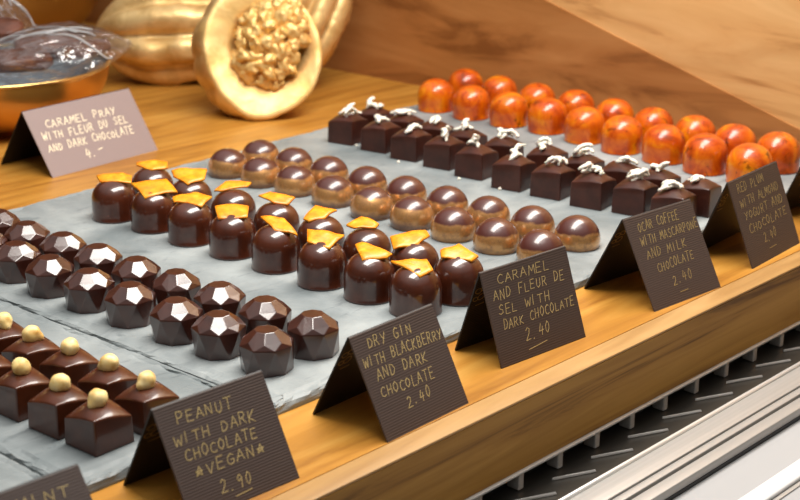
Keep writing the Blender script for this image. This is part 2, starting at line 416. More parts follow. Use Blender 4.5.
# --- faceted chocolates
bm = bmesh.new()
def ringpts(n, r, z, off): return [(r*math.cos(2*PI*(i+off)/n), r*math.sin(2*PI*(i+off)/n), z) for i in range(n)]
pts = ringpts(8, .0134, 0, 0) + ringpts(8, .0143, .0140, .5) + ringpts(8, .0117, .0167, 0) + ringpts(8, .0061, .0210, 0)
for p in pts: bm.verts.new(p)
bmesh.ops.convex_hull(bm, input=bm.verts[:])
bmesh.ops.dissolve_limit(bm, angle_limit=math.radians(10), verts=bm.verts[:], edges=bm.edges[:])
bevel_sharp(bm, .00035, 2, 8)
me_dia = mesh_from('faceted_chocolate', bm, M_diamond, smooth=False)
dia_front = [(-14,270),(19,284),(52,299),(91,314),(132,329),(178,346),(220,361),(267.6,378)]
dia_back = [(0,249),(29,262),(65,274),(100,287),(138,301),(178,315),(221,329),(266,345),(313.6,361)]
for row, lst in (('nearer', dia_front), ('farther', dia_back)):
    n = len(lst)
    for i, (cx, yb) in enumerate(lst):
        o = ob('faceted_chocolate', me_dia); o.matrix_local = Matrix.Translation(ground(cx, yb, .0128)) @ Matrix.Rotation(random.uniform(-.3, .3)-.05, 4, 'Z')
        k = n-1-i
        w = 'the right-hand end one' if k == 0 else ORD[k]+' from the right'
        tag(o, 'faceted gem-shaped dark chocolate, %s in the %s row' % (w, row), 'chocolate', 'faceted dark chocolates in two rows')

# --- orange-peel domes
me_pd = dome_mesh('dome_body', .0146, .0264, M_peelchoc, 2.25)
def c1(x, y): return (90+x/3.84, 150+y/3.84)
def c2(x, y): return (180+x/2.5, 180+y/2.5)
def c3(x, y): return (200+x/5.56, 130+y/5.56)
def c4(x, y): return (320+x/2.78, 140+y/2.78)
def cm(f, *p): return [f(*q) for q in p]
pf = [((114,224), cm(c1,(30,95),(130,88),(168,98),(165,122),(45,122)), 'a flat peel slip'),
      ((153,234.6), cm(c1,(162,125),(300,113),(342,155),(215,182)), ''),
      ((190.5,247.7), cm(c1,(315,178),(400,162),(470,170),(430,218),(370,204),(320,200)), ''),
      ((232,261), cm(c2,(87,65),(173,62),(170,95),(95,97)), ''),
      ((275,275), cm(c2,(205,90),(265,97),(300,133),(240,128)), ''),
      ((321,291.6), cm(c2,(318,125),(412,135),(375,172),(318,155)), ''),
      ((368,305.6), cm(c4,(100,290),(120,283),(205,315),(190,328),(120,335)), ''),
      ((414,320), cm(c4,(198,338),(300,335),(318,365),(280,382)), '')]
pb = [((152,211), cm(c1,(178,40),(300,42),(300,65),(240,80),(180,58)), ''),
      ((190,223.5), cm(c1,(310,72),(450,70),(440,110),(375,135),(320,100)), ''),
      ((233,236), cm(c3,(75,330),(140,282),(285,278),(260,310),(110,338)), ''),
      ((276,250), cm(c3,(325,358),(390,342),(530,370),(490,408),(410,408)), ''),
      ((320,265), cm(c2,(305,95),(335,62),(390,72),(360,98),(320,103)), ''),
      ((366,279), cm(c4,(68,232),(110,212),(160,232),(150,245),(90,245)), ''),
      ((413,293), cm(c4,(190,262),(290,245),(302,262),(270,290),(200,300)), ''),
      ((457,307), cm(c4,(332,310),(385,290),(440,325),(420,338),(335,328)), '')]
def make_peel(poly, c, tilt, seed):
    """thin curved slip lying on the dome top: outline taken to the tilted plane through the top"""
    top = c + V((0, 0, .0264+.0002)); n = (V((0,0,1)) - GF*math.sin(tilt)).normalized()
    pts = []
    for x, y in poly:
        d = ray(x, y); t = (top-cC).dot(n)/d.dot(n); pts.append(cC + d*t - c)
    g0 = sum(pts, V())/len(pts)
    shift = V((0, 0, .0264)) - g0; shift = shift*.3; shift.z = 0
    pts = [p + shift for p in pts]; g0 = g0 + shift
    pts.sort(key=lambda p: math.atan2(p.y-g0.y, p.x-g0.x))
    # subdivided fan, with a soft saddle curve
    dense = []
    for i in range(len(pts)):
        for k in range(5): dense.append(pts[i].lerp(pts[(i+1)%len(pts)], k/5))
    bm = bmesh.new(); N_ = len(dense); th = .0011
    def lift(p):
        q = V((p.x, p.y, 0)); r2 = q.length
        return p + V((0, 0, .0012*noise.noise(V((p.x*120+seed, p.y*120, seed))) - 7.0*r2*r2*(1.1 if seed % 2 else .7)))
    for s, zz in ((0, 0), (1, th)):
        cen = bm.verts.new(lift(g0)+V((0,0,zz)))
        rings = [[cen]]
        for f in (.33, .66, 1.0):
            rings.append([bm.verts.new(lift(g0.lerp(p, f*(1-.03*(f==1 and s))))+V((0,0,zz))) for p in dense])
        for i in range(N_): bm.faces.new((cen, rings[1][i], rings[1][(i+1)%N_]))
        for a, b in zip(rings[1:], rings[2:]):
            for i in range(N_): bm.faces.new((a[i], a[(i+1)%N_], b[(i+1)%N_], b[i]))
        if s == 0: low = rings[-1]
        else:
            for i in range(N_): bm.faces.new((low[i], low[(i+1)%N_], rings[-1][(i+1)%N_], rings[-1][i]))
    return bm
pi_ = 0
for row, lst in (('nearer', pf), ('farther', pb)):
    for i, ((cx, yb), poly, _) in enumerate(lst):
        c = ground(cx+1.5, yb, .0146)
        r = empty('orange_peel_chocolate', c)
        w = 'the leftmost' if i == 0 else 'the rightmost' if i == len(lst)-1 else ORD[i]+' from the left'
        tag(r, 'dark chocolate dome topped with candied orange peel, %s in the %s row' % (w, row), 'chocolate', 'orange-peel topped chocolate domes')
        ob('dome', me_pd, r)
        pi_ += 1
        mk('orange_peel', make_peel(poly, c, math.radians(16), pi_), M_peel, r)

# --- bronze-banded domes
me_bz = dome_mesh('bronze_dome', .0146, .0196, M_bronze, 2.0, .0138)
bz_front = [(228.5,179.5),(261,189),(295,198),(333,209),(372,221.5),(412,232),(453,243.5),(496,255.5),(540,268)]
bz_back = [(261,170),(294,178.5),(329,188),(367,199),(406,209.5),(447,220.5),(488,231.5),(532,242),(576.5,252.5)]
for row, lst in (('nearer', bz_front), ('farther', bz_back)):
    for i, (cx, yb) in enumerate(lst):
        o = ob('bronze_banded_chocolate', me_bz)
        o.matrix_local = Matrix.Translation(ground(cx, yb, .0137)) @ Matrix.Rotation(random.uniform(0, 6.28), 4, 'Z')
        w = 'the leftmost' if i == 0 else 'the rightmost' if i == len(lst)-1 else ORD[i]+' from the left'
        tag(o, 'round chocolate dome with shiny bronze band, %s in the %s row' % (w, row), 'chocolate', 'bronze-banded chocolate domes')

# --- orange mottled domes
me_or = dome_mesh('orange_dome', .0162, .0284, M_orange, 2.15, .0156)
or_front = [(436,114),(471,121.6),(508.5,129),(547,135.8),(584,145.6),(621,156),(662.6,166),(704,176.6),(748,188)]
or_back = [(465.5,103),(499,111),(536.5,119.5),(575,127),(613.5,137),(652,147),(693.5,156),(733,166),(776,175)]
for row, lst in (('nearer', or_front), ('farther', or_back)):
    for i, (cx, yb) in enumerate(lst):
        o = ob('orange_chocolate', me_or)
        s = 1.0 + .04*(i/8) - .02
        o.matrix_local = Matrix.Translation(ground(cx, yb, .0160)) @ Matrix.Rotation(random.uniform(0, 6.28), 4, 'Z') @ Matrix.Diagonal((s, s, s*.98, 1))
        w = 'the leftmost' if i == 0 else 'the rightmost' if i == len(lst)-1 else ORD[i]+' from the left'
        tag(o, 'glossy mottled orange dome chocolate, %s in the %s row' % (w, row), 'chocolate', 'mottled orange chocolate domes')

# --- square chocolates: saddle-topped blocks
def block_mesh(name, s, hc, amp, dome, mat, n=12):
    bm = bmesh.new(); h = s/2; grid = []
    for i in range(n+1):
        row = []
        for j in range(n+1):
            u, v = -1+2*i/n, -1+2*j/n
            z = hc + amp*u*v + dome*(1-abs(u)**2.2)*(1-abs(v)**2.2) + dome*.35*(2-u*u-v*v)/2
            row.append(bm.verts.new((u*h*.965, v*h*.965, z)))
        grid.append(row)
    for i in range(n):
        for j in range(n): bm.faces.new((grid[i][j], grid[i+1][j], grid[i+1][j+1], grid[i][j+1]))
    bnd = [grid[i][0] for i in range(n)] + [grid[n][j] for j in range(n)] + [grid[i][n] for i in range(n, 0, -1)] + [grid[0][j] for j in range(n, 0, -1)]
    low = [bm.verts.new((p.co.x/.965, p.co.y/.965, 0)) for p in bnd]
    for i in range(len(bnd)):
        j = (i+1) % len(bnd); bm.faces.new((bnd[i], bnd[j], low[j], low[i]))
    bm.faces.new(low)
    bevel_sharp(bm, .0008, 3, 40)
    return mesh_from(name, bm, mat)
me_nb = block_mesh('block', .0222, .0152, .0022, .0030, M_nutchoc)
me_cb = block_mesh('block', .0240, .0182, .0015, .0034, M_curlchoc)
def corner_ground(cx, yb, s):
    p = at(cx, yb, ZS); return V((p.x, p.y, ZS)) + V((p.x, p.y, 0)).normalized()*(s*.7071*1.0)

def nut_mesh(seed):
    bm = bmesh.new(); bmesh.ops.create_icosphere(bm, subdivisions=3, radius=1)
    for v in bm.verts:
        p = v.co.copy(); k = 1 + .12*noise.noise(p*1.6+V((seed*3, 0, 0)))
        tip = max(0, p.dot(V((.75, -.35, -.45)).normalized())-.80)*1.6
        cre = -.10*max(0, 1-abs(p.y+.1)*7)*max(0, p.x)
        v.co = V((p.x*.0060, p.y*.0053, p.z*.0056))*(k+tip+cre)
    return mesh_from('nut', bm, M_nut)
nuts = [nut_mesh(s) for s in range(3)]
nb_front = [(-17,405),(20,423),(58.7,441),(96,458)]
nb_back = [(2,372),(30,387),(68,401),(107,419),(144,438)]
ni = 0
for row, lst in (('nearer', nb_front), ('farther', nb_back)):
    n = len(lst)
    for i, (cx, yb) in enumerate(lst):
        c = corner_ground(cx+5, yb, .0225)
        r = empty('nut_topped_chocolate', c, random.uniform(-.05, .05) + .03)
        k = n-1-i; w = 'the right-hand end one' if k == 0 else ORD[k]+' from the right'
        tag(r, 'square dark chocolate topped with a pale nut, %s in the %s row' % (w, row), 'chocolate', 'nut-topped square chocolates')
        wn(ob('block', me_nb, r))
        ob('nut', nuts[ni % 3], r, Matrix.Translation((.0003, -.0003, .0215)) @ Matrix.Scale(.82, 4) @ Matrix.Rotation(ni*1.3-.4, 4, 'Z') @ Matrix.Rotation(random.uniform(-.3,.3), 4, 'X')); ni += 1

# white chocolate shavings
def shaving_mesh(seed):
    rnd = random.Random(seed); bm = bmesh.new()
    L = rnd.uniform(.009, .016); a = rnd.uniform(.5, 1.5); lift = rnd.uniform(.001, .0045)
    pts = []; rad = []
    n = 12
    for k in range(n+1):
        t = k/n-.5
        pts.append((t*L, .0022*math.sin(a*t*4)+rnd.uniform(-.0003,.0003), lift*(1-(2*t)**2) + rnd.uniform(-.0003,.0003)))
        rad.append((.0012+.0012*math.sin((t+.5)*PI))*rnd.uniform(.65, 1.25))
    tube(bm, pts, rad, 7, .7)
    return mesh_from('shaving', bm, M_white)
shav = [shaving_mesh(s) for s in range(9)]
cb_front = [(352,146),(385,154),(415,162.6),(448,171),(480,181),(517,192.6),(556,201),(596,211),(638,218),(676,228)]
cb_back = [(378,139),(408,146.5),(438,154.5),(470,163),(506,172),(550,182),(586,191),(623,199.5),(661,208),(701,218)]
rs = random.Random(11)
for row, lst in (('nearer', cb_front), ('farther', cb_back)):
    for i, (cx, yb) in enumerate(lst):
        c = corner_ground(cx-3.5, yb+.5, .0240)
        r = empty('curl_topped_chocolate', c, rs.uniform(-.06, .06) + .17)
        w = 'the leftmost' if i == 0 else 'the rightmost' if i == len(lst)-1 else ORD[i]+' from the left'
        tag(r, 'square dark chocolate with white shavings on top, %s in the %s row' % (w, row), 'chocolate', 'square chocolates with white shavings')
        wn(ob('block', me_cb, r))
        for k in range(rs.choice((2, 3, 3, 4))):
            up = rs.random() < .18
            M = Matrix.Translation((rs.uniform(-.004, .004), rs.uniform(-.004, .004), .0218 + k*.0010 + (.002 if up else 0))) @ \
                Matrix.Rotation(rs.uniform(0, PI), 4, 'Z') @ Matrix.Rotation(rs.uniform(.5, 1.1) if up else rs.uniform(-.15, .2), 4, 'Y')
            ob('shaving', shav[rs.randrange(9)], r, M)
for i, (cx, yb, w) in enumerate([(356.5,146.5,'leftmost'),(398.5,163,'second from the left'),(459,180,'third from the left'),(500,190,'rightmost')]):
    bm = bmesh.new(); bmesh.ops.create_icosphere(bm, subdivisions=2, radius=.0012)
    for v in bm.verts: v.co *= 1+.35*noise.noise(v.co*900+V((i,0,0)))
    o = mk('white_crumb', bm, M_white); p = at(cx, yb, ZS); o.location = (p.x, p.y, ZS+.0009)
    tag(o, 'tiny white chocolate crumb on the slate in front of shaving-topped squares, '+w, 'crumb', 'white crumbs on the slate')

# ------------------------------------------------------------------ hand lettering: single-stroke capitals on a 0..1 grid
G = {
'A': ([(0,0),(.45,1),(.9,0)], [(.18,.38),(.75,.38)]), 'B': ([(.1,0),(.1,1),(.6,.95),(.7,.75),(.55,.55),(.1,.5)], [(.55,.52),(.8,.3),(.6,.03),(.1,0)]),
'C': ([(.85,.85),(.55,1),(.2,.8),(.08,.45),(.25,.1),(.6,0),(.9,.12)],), 'D': ([(.1,0),(.1,1),(.55,.92),(.85,.55),(.6,.1),(.1,0)],),
'E': ([(.8,1),(.1,1),(.1,0),(.85,0)], [(.1,.52),(.7,.52)]), 'F': ([(.85,1),(.1,1),(.1,0)], [(.1,.52),(.65,.52)]),
'G': ([(.85,.85),(.5,1),(.15,.7),(.1,.3),(.4,0),(.85,.12),(.85,.45),(.5,.45)],), 'H': ([(.1,0),(.1,1)], [(.8,0),(.8,1)], [(.1,.5),(.8,.5)]),
'I': ([(.3,0),(.3,1)],), 'K': ([(.1,0),(.1,1)], [(.8,1),(.12,.42),(.85,0)]), 'L': ([(.1,1),(.1,0),(.8,0)],),
'M': ([(.02,0),(.15,1),(.5,.35),(.85,1),(.98,0)],), 'N': ([(.1,0),(.1,1),(.8,0),(.8,1)],), 'O': ([(.45,1),(.1,.7),(.1,.3),(.45,0),(.82,.3),(.82,.7),(.45,1)],),
'P': ([(.1,0),(.1,1),(.65,.95),(.78,.7),(.6,.48),(.1,.45)],), 'R': ([(.1,0),(.1,1),(.65,.95),(.75,.72),(.55,.5),(.1,.47)], [(.4,.47),(.85,0)]),
'S': ([(.8,.85),(.5,1),(.15,.8),(.3,.55),(.7,.42),(.75,.15),(.4,0),(.05,.12)],), 'T': ([(0,1),(.9,1)], [(.45,1),(.45,0)]),
'U': ([(.1,1),(.1,.25),(.4,0),(.75,.25),(.75,1)],), 'V': ([(.05,1),(.42,0),(.85,1)],), 'W': ([(0,1),(.22,0),(.5,.7),(.75,0),(1,1)],),
'Y': ([(.05,1),(.42,.5)], [(.85,1),(.3,0)]), '2': ([(.1,.8),(.35,1),(.7,.85),(.6,.5),(.05,0),(.9,.02)],), '.': ([(.25,0),(.35,.06)],),
'4': ([(.35,1),(.08,.38),(.85,.42)], [(.65,.75),(.55,0)]), '0': ([(.42,1),(.12,.65),(.15,.2),(.42,0),(.7,.3),(.7,.75),(.42,1)],),
'9': ([(.75,.7),(.45,1),(.12,.75),(.3,.5),(.7,.65),(.62,0)],), '-': ([(.1,.5),(.9,.55)],), '_': ([(0,0),(1,.05)],),
'*': ([(.1,.15),(.5,.85),(.75,.1),(.05,.5),(.85,.5),(.1,.15)],), ' ': (),
}
def stroke_seg(bm, p, q, w, z0, z1):
    d = q-p
    if d.length < 1e-7: return
    d.normalize(); n = V((-d.y, d.x))*w/2; p = p-d*w*.3; q = q+d*w*.3
    cs = [p+n, q+n, q-n, p-n]
    lo = [bm.verts.new((c.x, c.y, z0)) for c in cs]; hi = [bm.verts.new((c.x, c.y, z1)) for c in cs]
    bm.faces.new(hi)
    for i in range(4): bm.faces.new((lo[i], lo[(i+1)%4], hi[(i+1)%4], hi[i]))
def write(bm, W, L, text, u0, v0, u1, v1, hgt, w, rnd, z0=.00002, z1=.00012):
    """baseline from (u0,v0) to (u1,v1), in fractions of the card, v downwards"""
    p0 = V((u0*W, -v0*L)); p1 = V((u1*W, -v1*L)); n = len(text); step = (p1-p0)/n
    for k, ch in enumerate(text):
        jx, jy, js = rnd.uniform(-.06,.06), rnd.uniform(-.08,.08), rnd.uniform(.88,1.12)
        e = step*.84; up = V((hgt*L*.16, hgt*L))*js
        for st in G[ch]:
            pp = [p0+step*k + e*(x+jx) + up*(y+jy) for x, y in st]
            for a, b in zip(pp, pp[1:]): stroke_seg(bm, a, b, w, z0, z1)
def card(TL, W, L, ang, Tz, lines, label, mat=M_card, ink=M_ink, stroke=.00034, hgt=.095, backz=0, emblem=True, seed=0, baseT=None):
    """tent card: T = world point of the fold's left end"""
    T = V(TL); e = V((math.cos(ang), math.sin(ang), 0)); nb = V((-math.sin(ang), math.cos(ang), 0))
    hz = Tz; back = math.sqrt(max(1e-8, L*L-hz*hz))           # horizontal run of the front panel
    up = (nb*back + V((0,0,hz)))/L                             # up the front panel
    nrm = e.cross(up)
    root_o = T - up*L
    r = empty('price_card', root_o, 0)
    tag(r, label, 'card', 'folded price cards')
    F1 = Matrix((( e.x, up.x, nrm.x, T.x-root_o.x), (e.y, up.y, nrm.y, T.y-root_o.y), (e.z, up.z, nrm.z, T.z-root_o.z), (0,0,0,1)))
    th = .0009
    bm = bmesh.new(); box(bm, 0, -L, -th, W, 0, 0); bmesh.ops.bevel(bm, geom=bm.edges[:], offset=.00012, segments=1, affect='EDGES')
    fp = mk('front_panel', bm, mat, r, F1, smooth=False)
    rnd = random.Random(seed)
    bm = bmesh.new()
    for t in lines:
        tx, u0, v0, u1, v1 = t[:5]; hh = t[5] if len(t) > 5 else hgt
        write(bm, W, L, tx, u0, v0, u1, v1, hh, stroke, rnd)
    if lines: tag(mk('handwriting', bm, ink, fp, smooth=False), 'gold handwritten capitals')
    hb = T.z - backz; run = math.sqrt(max(1e-8, L*L-hb*hb))
    dn = (nb*run - V((0,0,hb)))/L                              # down the back panel
    nr2 = e.cross(-dn)
    F2 = Matrix(((e.x, dn.x, -nr2.x, T.x-root_o.x), (e.y, dn.y, -nr2.y, T.y-root_o.y), (e.z, dn.z, -nr2.z, T.z-root_o.z), (0,0,0,1)))
    # local z of F2 = dn-plane normal; find sign pointing to the inside (towards the front panel)
    zin = V((F2[0][2], F2[1][2], F2[2][2])); sgn = 1 if zin.dot(-nb) > 0 else -1
    bm = bmesh.new(); box(bm, 0, .0003, -th if sgn > 0 else 0, W, L, 0 if sgn > 0 else th)
    bp = mk('back_panel', bm, M_cardback, r, F2, smooth=False)
    if emblem:
        bm = bmesh.new()
        for cx, cy, a, rr in ((.0035,.0125,.4,.0020),(.0075,.0118,2.0,.0021),(.0070,.0168,-1.0,.0024),(.0030,.0175,.9,.0017)):
            pp = [V((cx+rr*math.cos(t*PI/6)*(1.1 if k else 1), cy+rr*.8*math.sin(t*PI/6+a*.2))) for k, t in enumerate(range(13))]
            for q, s in zip(pp, pp[1:]): stroke_seg(bm, q, s, .00042, 0, .00012*sgn)
        stroke_seg(bm, V((.0045,.0220)), V((.0105,.0215)), .0004, 0, .00012*sgn)
        tag(mk('emblem', bm, M_inkdim, bp, smooth=False), 'gold looped emblem')
    return r
def card_px(tl, bl, br, lines, label, **k):
    A = at(*bl); B = at(*br); e = B-A; d = ray(*tl)
    t = -(A-cC).dot(e)*-1/(d.dot(e)); T = cC + d*t; L = (T-A).length
    return card(T, e.length, L, math.atan2(e.y, e.x), T.z, lines, label, **k)
card_px((152,410), (192,524), (300,478), [('PEANUT',.154,.19,.66,.215),('WITH DARK',.073,.355,.82,.39),('CHOCOLATE',.118,.51,.78,.53),('*VEGAN*',.16,.67,.80,.667),('2.90',.31,.87,.61,.87,.105),('_',.42,.93,.60,.92,.05)],
        'ribbed dark brown card reading PEANUT WITH DARK CHOCOLATE VEGAN 2.90', seed=1)
card_px((349,338), (388,443), (469,403), [('DRY GIN',.152,.16,.68,.17),('WITH BLACKBERRY',.045,.31,.985,.335),('AND DARK',.127,.455,.74,.48),('CHOCOLATE',.108,.615,.75,.635),('2.40',.34,.79,.64,.785,.10)],
        'ribbed brown card reading DRY GIN WITH BLACKBERRY AND DARK CHOCOLATE 2.40', seed=2)
card_px((480,273), (502,369), (586,337), [('CARAMEL',.157,.165,.775,.185),('AND FLEUR DE',.08,.32,.914,.33),('SEL WITH',.094,.475,.70,.49),('DARK CHOCOLATE',.115,.63,.96,.625),('2.40',.326,.82,.63,.80,.12),('_',.34,.91,.60,.88,.05)],
        'ribbed dark card reading CARAMEL AND FLEUR DE SEL WITH DARK CHOCOLATE 2.40', seed=3)
card_px((623,220), (655,312), (721,287), [('OCAR COFFEE',.15,.17,.76,.16),('WITH MASCARPONE',.12,.32,.985,.31),('AND MILK',.14,.475,.74,.46),('CHOCOLATE',.22,.63,.78,.61),('2.40',.37,.81,.67,.80,.10),('_',.42,.90,.56,.90,.05)],
        'ribbed brown card whose writing mentions COFFEE, MASCARPONE and MILK CHOCOLATE 2.40', seed=4, stroke=.00040, ink=M_inkfaint)
card_px((728,183), (753,269), (800,243), [('RED PLUM',.12,.16,.66,.15),('WITH ALMOND',.10,.32,.90,.31),('YOGURT AND',.12,.475,.92,.46),('CHOCOLATE',.13,.63,.93,.61),('2.40',.35,.80,.62,.79,.10),('_',.40,.88,.56,.88,.05)],
        'ribbed brown card with faint writing in front of orange domes, at the right edge', seed=5, stroke=.00038, ink=M_inkfaint)
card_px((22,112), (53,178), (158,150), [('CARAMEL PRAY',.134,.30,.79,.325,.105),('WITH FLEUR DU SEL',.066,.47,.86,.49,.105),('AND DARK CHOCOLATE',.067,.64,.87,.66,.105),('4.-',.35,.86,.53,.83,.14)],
        'wide card, sheen painted pale, reading CARAMEL PRAY, standing on bare wood before the bowl', mat=M_cardsheen, ink=M_inkpale, stroke=.00065, backz=0, emblem=False, seed=6)
card_px((-31,505), (15,622), (123,575), [('MINT',.35,.19,.86,.21)], 'ribbed brown card cut off by the lower left corner', seed=7)
card((.897, .4560, .050), .060, .0545, .03, .050, [], 'ribbed brown card just leaving the right edge of view', seed=8)

# ------------------------------------------------------------------ gold cocoa pods
def pod_mesh(name, Lh, R, mat, seed, lumps=8, amp=.25, cut=None):
    """pod along local X; cut: keep only x < cut"""
    bm = bmesh.new(); nu, nv = 48, 80; rings = []
    for i in range(nu+1):
        t = -1+2*i/nu
        x = Lh*t
        if abs(t) > .999: rings.append([bm.verts.new((x, 0, 0))]); continue
        rr = R*(1-abs(t)**2.3)**.62 * (1-.12*t)
        ring = []
        for j in range(nv):
            a = 2*PI*j/nv
            rid = abs(math.cos(a*lumps/2))**.7
            k = 1 - amp + amp*rid*(1-abs(t)**6) + .05*noise.noise(V((t*4+seed, math.cos(a)*2, math.sin(a)*2))) + .02*noise.noise(V((t*18+seed, math.cos(a)*8, math.sin(a)*8)))
            ring.append(bm.verts.new((x, rr*k*math.cos(a), rr*k*math.sin(a))))
        rings.append(ring)
    for a, b in zip(rings, rings[1:]):
        for j in range(nv):
            q = (j+1) % nv
            if len(a) == 1: bm.faces.new((a[0], b[j], b[q]))
            elif len(b) == 1: bm.faces.new((a[j], a[q], b[0]))
            else: bm.faces.new((a[j], a[q], b[q], b[j]))
    return mesh_from(name, bm, mat)
def frame(x, up=V((0,0,1))):
    x = x.normalized(); y = up.cross(x).normalized(); z = x.cross(y)
    return Matrix(((x.x,y.x,z.x,0),(x.y,y.y,z.y,0),(x.z,y.z,z.z,0),(0,0,0,1)))
gp = at(186, 84)
o = ob('cocoa_pod', pod_mesh('cocoa_pod', .088, .050, M_gold, 1))
o.matrix_local = Matrix.Translation((gp.x+.012, gp.y+.012, .0455)) @ frame(cR + V((.0, .0, .04))) @ Matrix.Rotation(.25, 4, 'X')
tag(o, 'whole ridged cocoa pod painted gold, lying between bowl and cut pod', 'cocoa pod')
o = ob('cocoa_pod', pod_mesh('cocoa_pod', .070, .036, M_gold, 5))
o.matrix_local = Matrix.Translation(cC + ray(311, 12)*1.395) @ frame(cR*.45+GF*.25+V((0,0,.9))) @ Matrix.Rotation(.6, 4, 'X')
tag(o, 'gold cocoa pod mostly hidden behind the cut pod, top end showing', 'cocoa pod')

# cut pod: thick half shell whose open face looks at the camera
p0 = at(258, 122); fc = V((p0.x, p0.y, 0)) + GF*.020 + V((0, 0, .0535))
axis = (-GF*.93 + cR*.10 + V((0,0,.36))).normalized()          # out of the open face
root = empty('cut_cocoa_pod', (fc.x+.02, fc.y+.02, 0))
tag(root, 'halved gold cocoa pod showing a cluster of golden beans', 'cocoa pod')
Fm = frame(axis); Fm.translation = fc - V((fc.x+.02, fc.y+.02, 0))
# outline of the rim in the face plane (local y = towards image right is -y? solved through cR)
ly = V((Fm[0][1], Fm[1][1], Fm[2][1])); sy = 1 if ly.dot(cR) > 0 else -1
def rimr(a):   # a: angle from image right, counter-clockwise as seen by the camera
    tab = [(-180,.046),(-150,.045),(-120,.049),(-98,.056),(-70,.055),(-40,.056),(-15,.055),(0,.055),(30,.057),(60,.060),(90,.062),(120,.060),(150,.052),(180,.046)]
    d = math.degrees(a)
    d = (d+180) % 360 - 180
    for (a0, r0), (a1, r1) in zip(tab, tab[1:]):
        if a0 <= d <= a1: return r0+(r1-r0)*(d-a0)/(a1-a0)
    return .052
bm = bmesh.new(); nv = 72; rings = []
def P(x, r, a): return (x, sy*r*math.cos(a), r*math.sin(a))
lay = [('o', -.066, .20), ('o', -.062, .45), ('o', -.050, .74), ('o', -.034, .93), ('o', -.018, 1.03), ('o', -.006, 1.03), ('o', 0, .985), ('o', .001, .955), ('o', .0005, .90), ('i', -.001, .70), ('i', -.006, .60), ('i', -.018, .50), ('i', -.026, .30)]
for kind, x, s in lay:
    ring = []
    for j in range(nv):
        a = 2*PI*j/nv - PI
        r = rimr(a)*s
        if kind == 'i': r = .052*s + .25*(rimr(a)*s-.052*s)
        if kind == 'o' and x < -.003:
            r *= 1 - .07*(1-abs(math.cos(a*4.5+.4))**.7) + .03*noise.noise(V((x*60, math.cos(a)*2, math.sin(a)*2)))
        q = V(P(x, r, a))
        if kind == 'o' and x < 0: q.y += sy*x*.42      # the body trails off to the left
        if kind == 'i': q.y += sy*.009; q.z += .008
        q += V((noise.noise(q*60)*.0012, 0, 0))
        ring.append(bm.verts.new(q))
    rings.append(ring)
for a, b in zip(rings, rings[1:]):
    for j in range(nv): bm.faces.new((a[j], a[(j+1)%nv], b[(j+1)%nv], b[j]))
bm.faces.new(rings[0][::-1]); bm.faces.new(rings[-1])
me = mesh_from('shell', bm, M_gold); me.materials.append(M_goldcut)
for p in me.polygons:
    if p.center.x > -.0028 or math.hypot(p.center.y-sy*.006, p.center.z-.004) < .0345 and p.center.x > -.03 and p.center.x > -.027 : p.material_index = 1
ob('shell', me, root, Fm)
beans = []
for s in range(3):
    bm = bmesh.new(); bmesh.ops.create_icosphere(bm, subdivisions=3, radius=1)
    for v in bm.verts:
        p = v.co; v.co = V((p.x*.0088, p.y*.0070, p.z*.0060))*(1+.5*noise.noise(p*1.7+V((s*5,0,0))))
    beans.append(mesh_from('bean', bm, M_goldcut))
rb = random.Random(3)
cnt = 0; placed = []
for k in range(900):
    a = rb.uniform(0, 2*PI); rr = math.sqrt(rb.random())
    y, z = rr*.026*math.cos(a), rr*.037*math.sin(a)
    ca, sa = math.cos(-.45), math.sin(-.45); y, z = y*ca - z*sa, y*sa + z*ca       # long axis leans to the upper right
    x = -.006 + .019*math.sqrt(max(0, 1-rr*rr)) + rb.uniform(-.002, .003)
    q = V((x, sy*(y+.011), z+.011))
    if any((q-w).length < .0080 for w in placed): continue
    placed.append(q)
    ob('bean', beans[cnt % 3], root, Fm @ Matrix.Translation(q) @ Matrix.Rotation(rb.uniform(0, 6.28), 4, V((rb.random(), rb.random(), rb.random()+.01)).normalized())); cnt += 1
    if cnt >= 75: break
print('beans', cnt)

# ------------------------------------------------------------------ bowls
def bowl(c, R, h, foot, mo, mi, mr, label, name='bowl'):
    r = empty(name, c); tag(r, label, 'bowl')
    n = 14; th = .0016
    def pr(k):  t = k/n; return (foot + (R-foot)*math.sin(t*PI/2)**.9, .004 + (h-.004)*(1-math.cos(t*PI/2))**.85)
    bm = bmesh.new(); lathe(bm, [(foot*.98, 0), (foot, .001), (foot, .004)] + [pr(k) for k in range(1, n+1)], 72)
    inner = [(max(0, pr(k)[0]-th), pr(k)[1]+th*.6) for k in range(n, -1, -1)]
    mk('outer_shell', bm, mo, r)
    bm = bmesh.new(); lathe(bm, inner + [(0, .0062)], 72, False); mk('inner_lining', bm, mi, r)
    bm = bmesh.new(); N_ = 72; m_ = 10
    rg = [[bm.verts.new(((R-th*.4+.0016*math.cos(2*PI*j/m_))*math.cos(2*PI*i/N_), (R-th*.4+.0016*math.cos(2*PI*j/m_))*math.sin(2*PI*i/N_), h+.0016*math.sin(2*PI*j/m_))) for j in range(m_)] for i in range(N_)]
    for i in range(N_):
        for j in range(m_): bm.faces.new((rg[i][j], rg[(i+1)%N_][j], rg[(i+1)%N_][(j+1)%m_], rg[i][(j+1)%m_]))
    mk('rim', bm, mr, r)
    return r
bc = at(2, 124)
bowl((bc.x, bc.y, 0), .092, .050, .046, M_copper, M_silver, M_brass, 'shallow copper-coloured bowl holding clear bags of chocolate at the left edge')
bowl((.915, 1.405, 0), .105, .085, .035, M_brassbowl, M_brassbowl, M_brass, 'dark brass bowl in the shade behind the clear bags, cut by the top edge')

